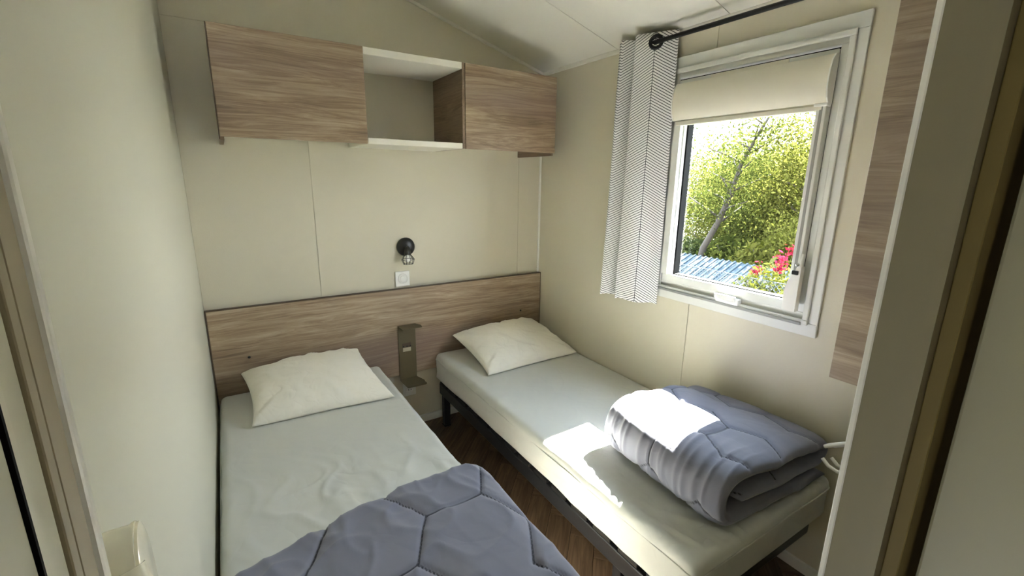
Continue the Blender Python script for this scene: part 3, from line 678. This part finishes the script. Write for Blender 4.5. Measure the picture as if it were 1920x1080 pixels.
q2 = mk('quilt', V, F, 'duvet', None, True); seam_attr(q2, SR)
bm = bmesh.new(); bm.from_mesh(q2.data); bmesh.ops.recalc_face_normals(bm, faces=bm.faces); bm.to_mesh(q2.data); bm.free()
tag(q2, 'folded slate grey quilt bundle lying in the sun patch on the right bed', 'quilt')

# ------------------------------------------------------------------ wardrobe box over the foot of the right bed, rail and hangers
wd = empty('hanging_wardrobe', (1.6, .37, .955), 'tall grey oak fronted wall wardrobe over the foot of the right bed', 'wardrobe')
box('front_panel', 1.45, 1.467, .205, .547, .956, CZ(1.45)-.004, 'oaky', wd, .0012)
box('side_panel', 1.4675, XR-.001, .531, .546, .957, 2.148, 'oaky', wd); box('bottom_panel', 1.4675, XR-.001, .2055, .5305, .957, .973, 'whitemat', wd)
rl = empty('hanger_rail', (1.6, .37, .84), 'short white clothes rail hidden under the wall wardrobe', 'rail')
rl['label'] = 'short white clothes rail under the wall wardrobe behind the door jamb'
MB().tube([(1.47, .372, .86), (XR-.002, .372, .86)], .010, 12).build('bar', 'white', rl, True); MB().tube([(1.478, .372, .86), (1.478, .372, .9565)], .006, 10).build('post', 'white', rl, True)
def hanger(x, dy, dz, rz, label):
    h_ = empty('clothes_hanger', (x, .372, .86), label, 'hanger', 'white plastic hangers under the wardrobe')
    hk = [(0, .012+0, -.0)]
    import math as m
    hook = [(0, .0145*m.cos(a), .0145*m.sin(a)) for a in [m.radians(t) for t in range(-20, 201, 20)]]
    path = [Vector(p) for p in reversed(hook)]+[Vector((0, .012, -.02)), Vector((0, 0, -.035)), Vector((0, 0, -.09))]
    Rm = Matrix.Rotation(rz, 4, 'Z'); T = Matrix.Translation((x, .372, .86))
    def tr_(P_): return [T @ Rm @ Vector(p) for p in P_]
    MB().tube(tr_(path), .0022, 6).build('hook', 'white', h_, True)
    for s_ in (1, -1):
        MB().tube(tr_([(0, 0, -.085), (0, s_*.05, -.10), (0, s_*.12, -.135+dz), (0, s_*(.19+dy), -.180+dz), (0, s_*(.205+dy), -.192+dz)]), [.007, .007, .007, .0075, .006], 8).build('shoulder_arm', 'white', h_, True)
    w_ = .205+dy
    MB().tube(tr_([(0, -w_, -.235+dz), (0, -w_+.02, -.252+dz), (0, -w_+.05, -.258+dz), (0, -.12, -.235+dz), (0, 0, -.228+dz), (0, .12, -.235+dz), (0, w_-.05, -.258+dz), (0, w_-.02, -.252+dz), (0, w_, -.235+dz)]), .0058, 8).build('trouser_bar', 'white', h_, True)
    MB().tube(tr_([(0, .13, -.14+dz), (0, .12, -.235+dz)]), .005, 6).build('strut', 'white', h_, True); MB().tube(tr_([(0, -.13, -.14+dz), (0, -.12, -.235+dz)]), .005, 6).build('strut', 'white', h_, True)
hanger(1.585, -.005, 0, .0, 'white plastic hanger whose long arm tip shows furthest left past the jamb')
hanger(1.645, -.012, -.012, .05, 'white plastic hanger in the middle of the three beside the jamb')
hanger(1.705, -.02, -.02, -.04, 'white plastic hanger closest to the right wall beside the jamb')

# ------------------------------------------------------------------ outside
gd = st(box('ground', 1.95, 40, -25, 40, -.85, -.70, 'soil', bev=0), 'garden ground outside the window', 'ground')
def leaves(name, centers, size, m, parent, jitter=.35):
    n = len(centers); C = np.array(centers); a = np.random.normal(size=(n, 3)); a /= np.linalg.norm(a, axis=1)[:, None]
    b = np.random.normal(size=(n, 3)); b -= a*(a*b).sum(1)[:, None]; b /= np.linalg.norm(b, axis=1)[:, None]
    s_ = (size*(1+jitter*np.random.normal(size=n)).clip(.4, 1.8))[:, None]
    v = np.stack([C-a*s_, C+b*s_*.45, C+a*s_, C-b*s_*.45], 1).reshape(-1, 3)
    me = bpy.data.meshes.new(name); me.vertices.add(4*n); me.vertices.foreach_set('co', v.ravel()); me.loops.add(4*n); me.loops.foreach_set('vertex_index', np.arange(4*n))
    me.polygons.add(n); me.polygons.foreach_set('loop_start', np.arange(0, 4*n, 4)); me.polygons.foreach_set('loop_total', np.full(n, 4)); me.update(calc_edges=True)
    me.materials.append(M[m]); o = bpy.data.objects.new(name, me); COL.objects.link(o); fix_parent(o, parent); o['kind'] = 'stuff'; return o
def tree(x, y, h_, rad, nleaf, m, label, lean=(0, 0), low=.1, tr=.09, size=.025):
    t_ = empty('tree', (x, y, -.7), label, 'tree', 'trees outside the window')
    rng = random.Random(int(x*100+y*7)); base = Vector((x, y, -.72)); pts = [base]; n = 7
    for i in range(1, n+1):
        f = i/n; pts.append(base+Vector((lean[0]*f+rng.uniform(-.08, .08), lean[1]*f+rng.uniform(-.12, .12), h_*.9*f)))
    MB().tube(pts, [tr*(1-.8*i/n) for i in range(n+1)], 8).build('trunk', 'bark', t_, True)
    cent = []
    nb = 16
    for k_ in range(nb):
        f = low+(.95-low)*(k_+.5)/nb; p = pts[0].lerp(pts[-1], f); ii = min(n-1, int(f*n)); p = pts[ii].lerp(pts[ii+1], f*n-ii)
        an = k_*2.4+rng.uniform(-.4, .4); ln_ = rad*(.65+.5*rng.random())*(1.05-f*.45); rise = .35+.4*rng.random()
        d = Vector((math.cos(an), math.sin(an), rise)).normalized(); q1 = p+d*ln_*.5+Vector((rng.uniform(-.1, .1), rng.uniform(-.1, .1), 0)); q2_ = p+d*ln_
        MB().tube([p, q1, q2_], [tr*.38*(1-f*.5), tr*.24*(1-f*.5), tr*.08], 6).build('branch', 'bark', t_, True)
        for _ in range(6):
            c = p.lerp(q2_, .35+.75*rng.random())+Vector((rng.gauss(0, .25), rng.gauss(0, .25), rng.gauss(0, .2)))*rad*.45; cent.append((c, rad*.20*(.6+rng.random())))
    pt = []
    for _ in range(int(nleaf*3.2)):
        c, r_ = rng.choice(cent); pt.append((c.x+rng.gauss(0, r_), c.y+rng.gauss(0, r_), max(-.65, c.z+rng.gauss(0, r_*.75))))
    leaves('foliage', pt, size, m, t_)
    return t_
tree(7.6, 5.55, 3.9, 1.0, 2600, 'leaf', 'leaning bare-forked tree nearest the left side of the window view', (.1, -1.25), .4, .08)
tree(10.0, 6.2, 2.6, 1.5, 17000, 'leaf2', 'yellow-green bushy tree in the middle of the window view', (0, 0), .12)
tree(9.3, 4.9, 2.75, 1.35, 15000, 'leaf', 'bright green tree toward the right side of the window view', (.2, .1), .15)
tree(8.3, 3.5, 3.3, 1.2, 11000, 'leaf2', 'tall yellow-green tree at the right edge of the window view', (0, .3), .2)
tree(12.5, 8.6, 2.8, 2.2, 14000, 'leafdark', 'darker green tree standing behind at the far left of the view', (0, 0), .05)
tree(13.0, 6.2, 2.7, 2.2, 14000, 'leafdark', 'darker green tree standing behind the middle trees', (0, 0), .05)
tree(12.0, 3.9, 3.6, 2.0, 12000, 'leaf', 'green tree standing behind at the right of the view', (0, 0), .05)
def bush(x, y, r_, hgt, n, m, label, cat='bush', size=.05):
    t_ = empty('bush', (x, y, -.7), label, cat, 'bushes outside the window'); pt = []
    stems = MB()
    for k_ in range(7):
        an = k_*.9; stems.tube([(x, y, -.7), (x+math.cos(an)*r_*.35, y+math.sin(an)*r_*.35, -.7+hgt*.5), (x+math.cos(an)*r_*.6, y+math.sin(an)*r_*.6, -.7+hgt*.85)], [.014, .01, .005], 5)
    stems.build('stems', 'bark', t_, True, 'stuff')
    for _ in range(n):
        d = Vector((random.gauss(0, 1), random.gauss(0, 1), random.gauss(0, 1))).normalized()*(random.random()**.45)
        pt.append((x+d.x*r_*(1+.25*nz_(d.y*3, d.z*3, x)), y+d.y*r_, max(-.68, -.7+hgt*.5+d.z*hgt*.5*(1+.2*nz_(d.x*4, d.y*4, y)))))
    leaves('foliage', pt, size, m, t_); return t_
bush(8.0, 5.9, .7, 1.1, 4000, 'leafdark', 'dark low bush under the leaning tree behind the blue roof')
bush(8.2, 4.9, .8, 1.25, 5000, 'leaf', 'green bush directly behind the blue roof ridge')
bush(7.6, 3.9, .75, 1.35, 4500, 'leaf2', 'yellow-green bush right behind the flowering shrub')
fs = bush(5.25, 2.72, .5, 1.3, 4600, 'leafvar', 'variegated yellow-green shrub with red flowers against the wire fence', 'shrub', .035)
for (fx, fy, fz) in ((5.2, 2.62, .68), (5.15, 2.60, .58), (5.2, 2.50, .80), (5.2, 2.88, .50), (5.25, 2.45, .84)):
    pt = [(fx+random.gauss(0, .022), fy+random.gauss(0, .035), fz+random.gauss(0, .035)) for _ in range(55)]; o = leaves('flower_cluster', pt, .022, 'red', fs)
    del o['kind']
# blue roof of a low shed
rf = empty('garden_shed', (6.3, 4.0, -.7), 'low shed with a blue ribbed sheet roof behind the wire fence', 'shed')
ridge_z, eave_z = .30, -.12; rx0, rx1, rxm = 5.5, 7.1, 6.5; ry0, ry1 = 2.3, 4.9
for s_, (xa, za, xb, zb) in ((0, (rx0, eave_z, rxm, ridge_z)), (1, (rxm, ridge_z, rx1, eave_z))):
    for k_ in range(26):
        y0_ = ry0+k_*.1; MB().prism([(xa, za), (xb, zb), (xb, zb+.02), (xa, za+.02)], y0_+.002, y0_+.098, lambda a, b, c: (a, c, b)).build('roof_panel', 'blue', rf)
        MB().prism([(xa, za+.02), (xb, zb+.02), (xb, zb+.04), (xa, za+.04)], y0_+.035, y0_+.06, lambda a, b, c: (a, c, b)).build('roof_rib', 'blue', rf)
box('wall', rx0+.1, rx1-.1, ry0+.1, ry1-.1, -.70, eave_z+.02, 'outwall', rf, .01)
# chain-link fence
fc = empty('wire_fence', (5.0, 3.2, -.7), 'galvanised chain link fence crossing the bottom of the window view', 'fence')
wires = MB(); st_ = .065; fy0, fy1, fz0, fz1 = 1.6, 4.9, -.68, .45; Hf = fz1-fz0; n = int((fy1-fy0+Hf)/st_)
for k_ in range(n):
    for sg in (1, -1):
        ya = fy0-Hf+k_*st_ if sg > 0 else fy0+k_*st_
        p0, p1 = (ya, fz0), (ya+Hf*sg, fz1)
        t0, t1 = 0, 1
        for (lim, s2) in ((fy0, 1), (fy1, -1)):
            d0, d1 = s2*(p0[0]-lim), s2*(p1[0]-lim)
            if d0 < 0 and d1 < 0: t0 = 2
            elif d0 < 0: t0 = max(t0, d0/(d0-d1))
            elif d1 < 0: t1 = min(t1, d0/(d0-d1))
        if t0 >= t1: continue
        A = (5.0+.002*sg, p0[0]+(p1[0]-p0[0])*t0, p0[1]+(p1[1]-p0[1])*t0); B = (5.0+.002*sg, p0[0]+(p1[0]-p0[0])*t1, p0[1]+(p1[1]-p0[1])*t1)
        wires.tube([A, B], .004, 4)
wires.build('wire_mesh', 'galv', fc, False, 'stuff')
MB().tube([(5, fy0, fz1), (5, fy1, fz1)], .004, 6).build('top_wire', 'galv', fc)
for y in (fy0, 4.4, fy1): MB().tube([(5.02, y, -.7), (5.02, y, fz1+.05)], .022, 10).build('post', 'galv', fc, True)
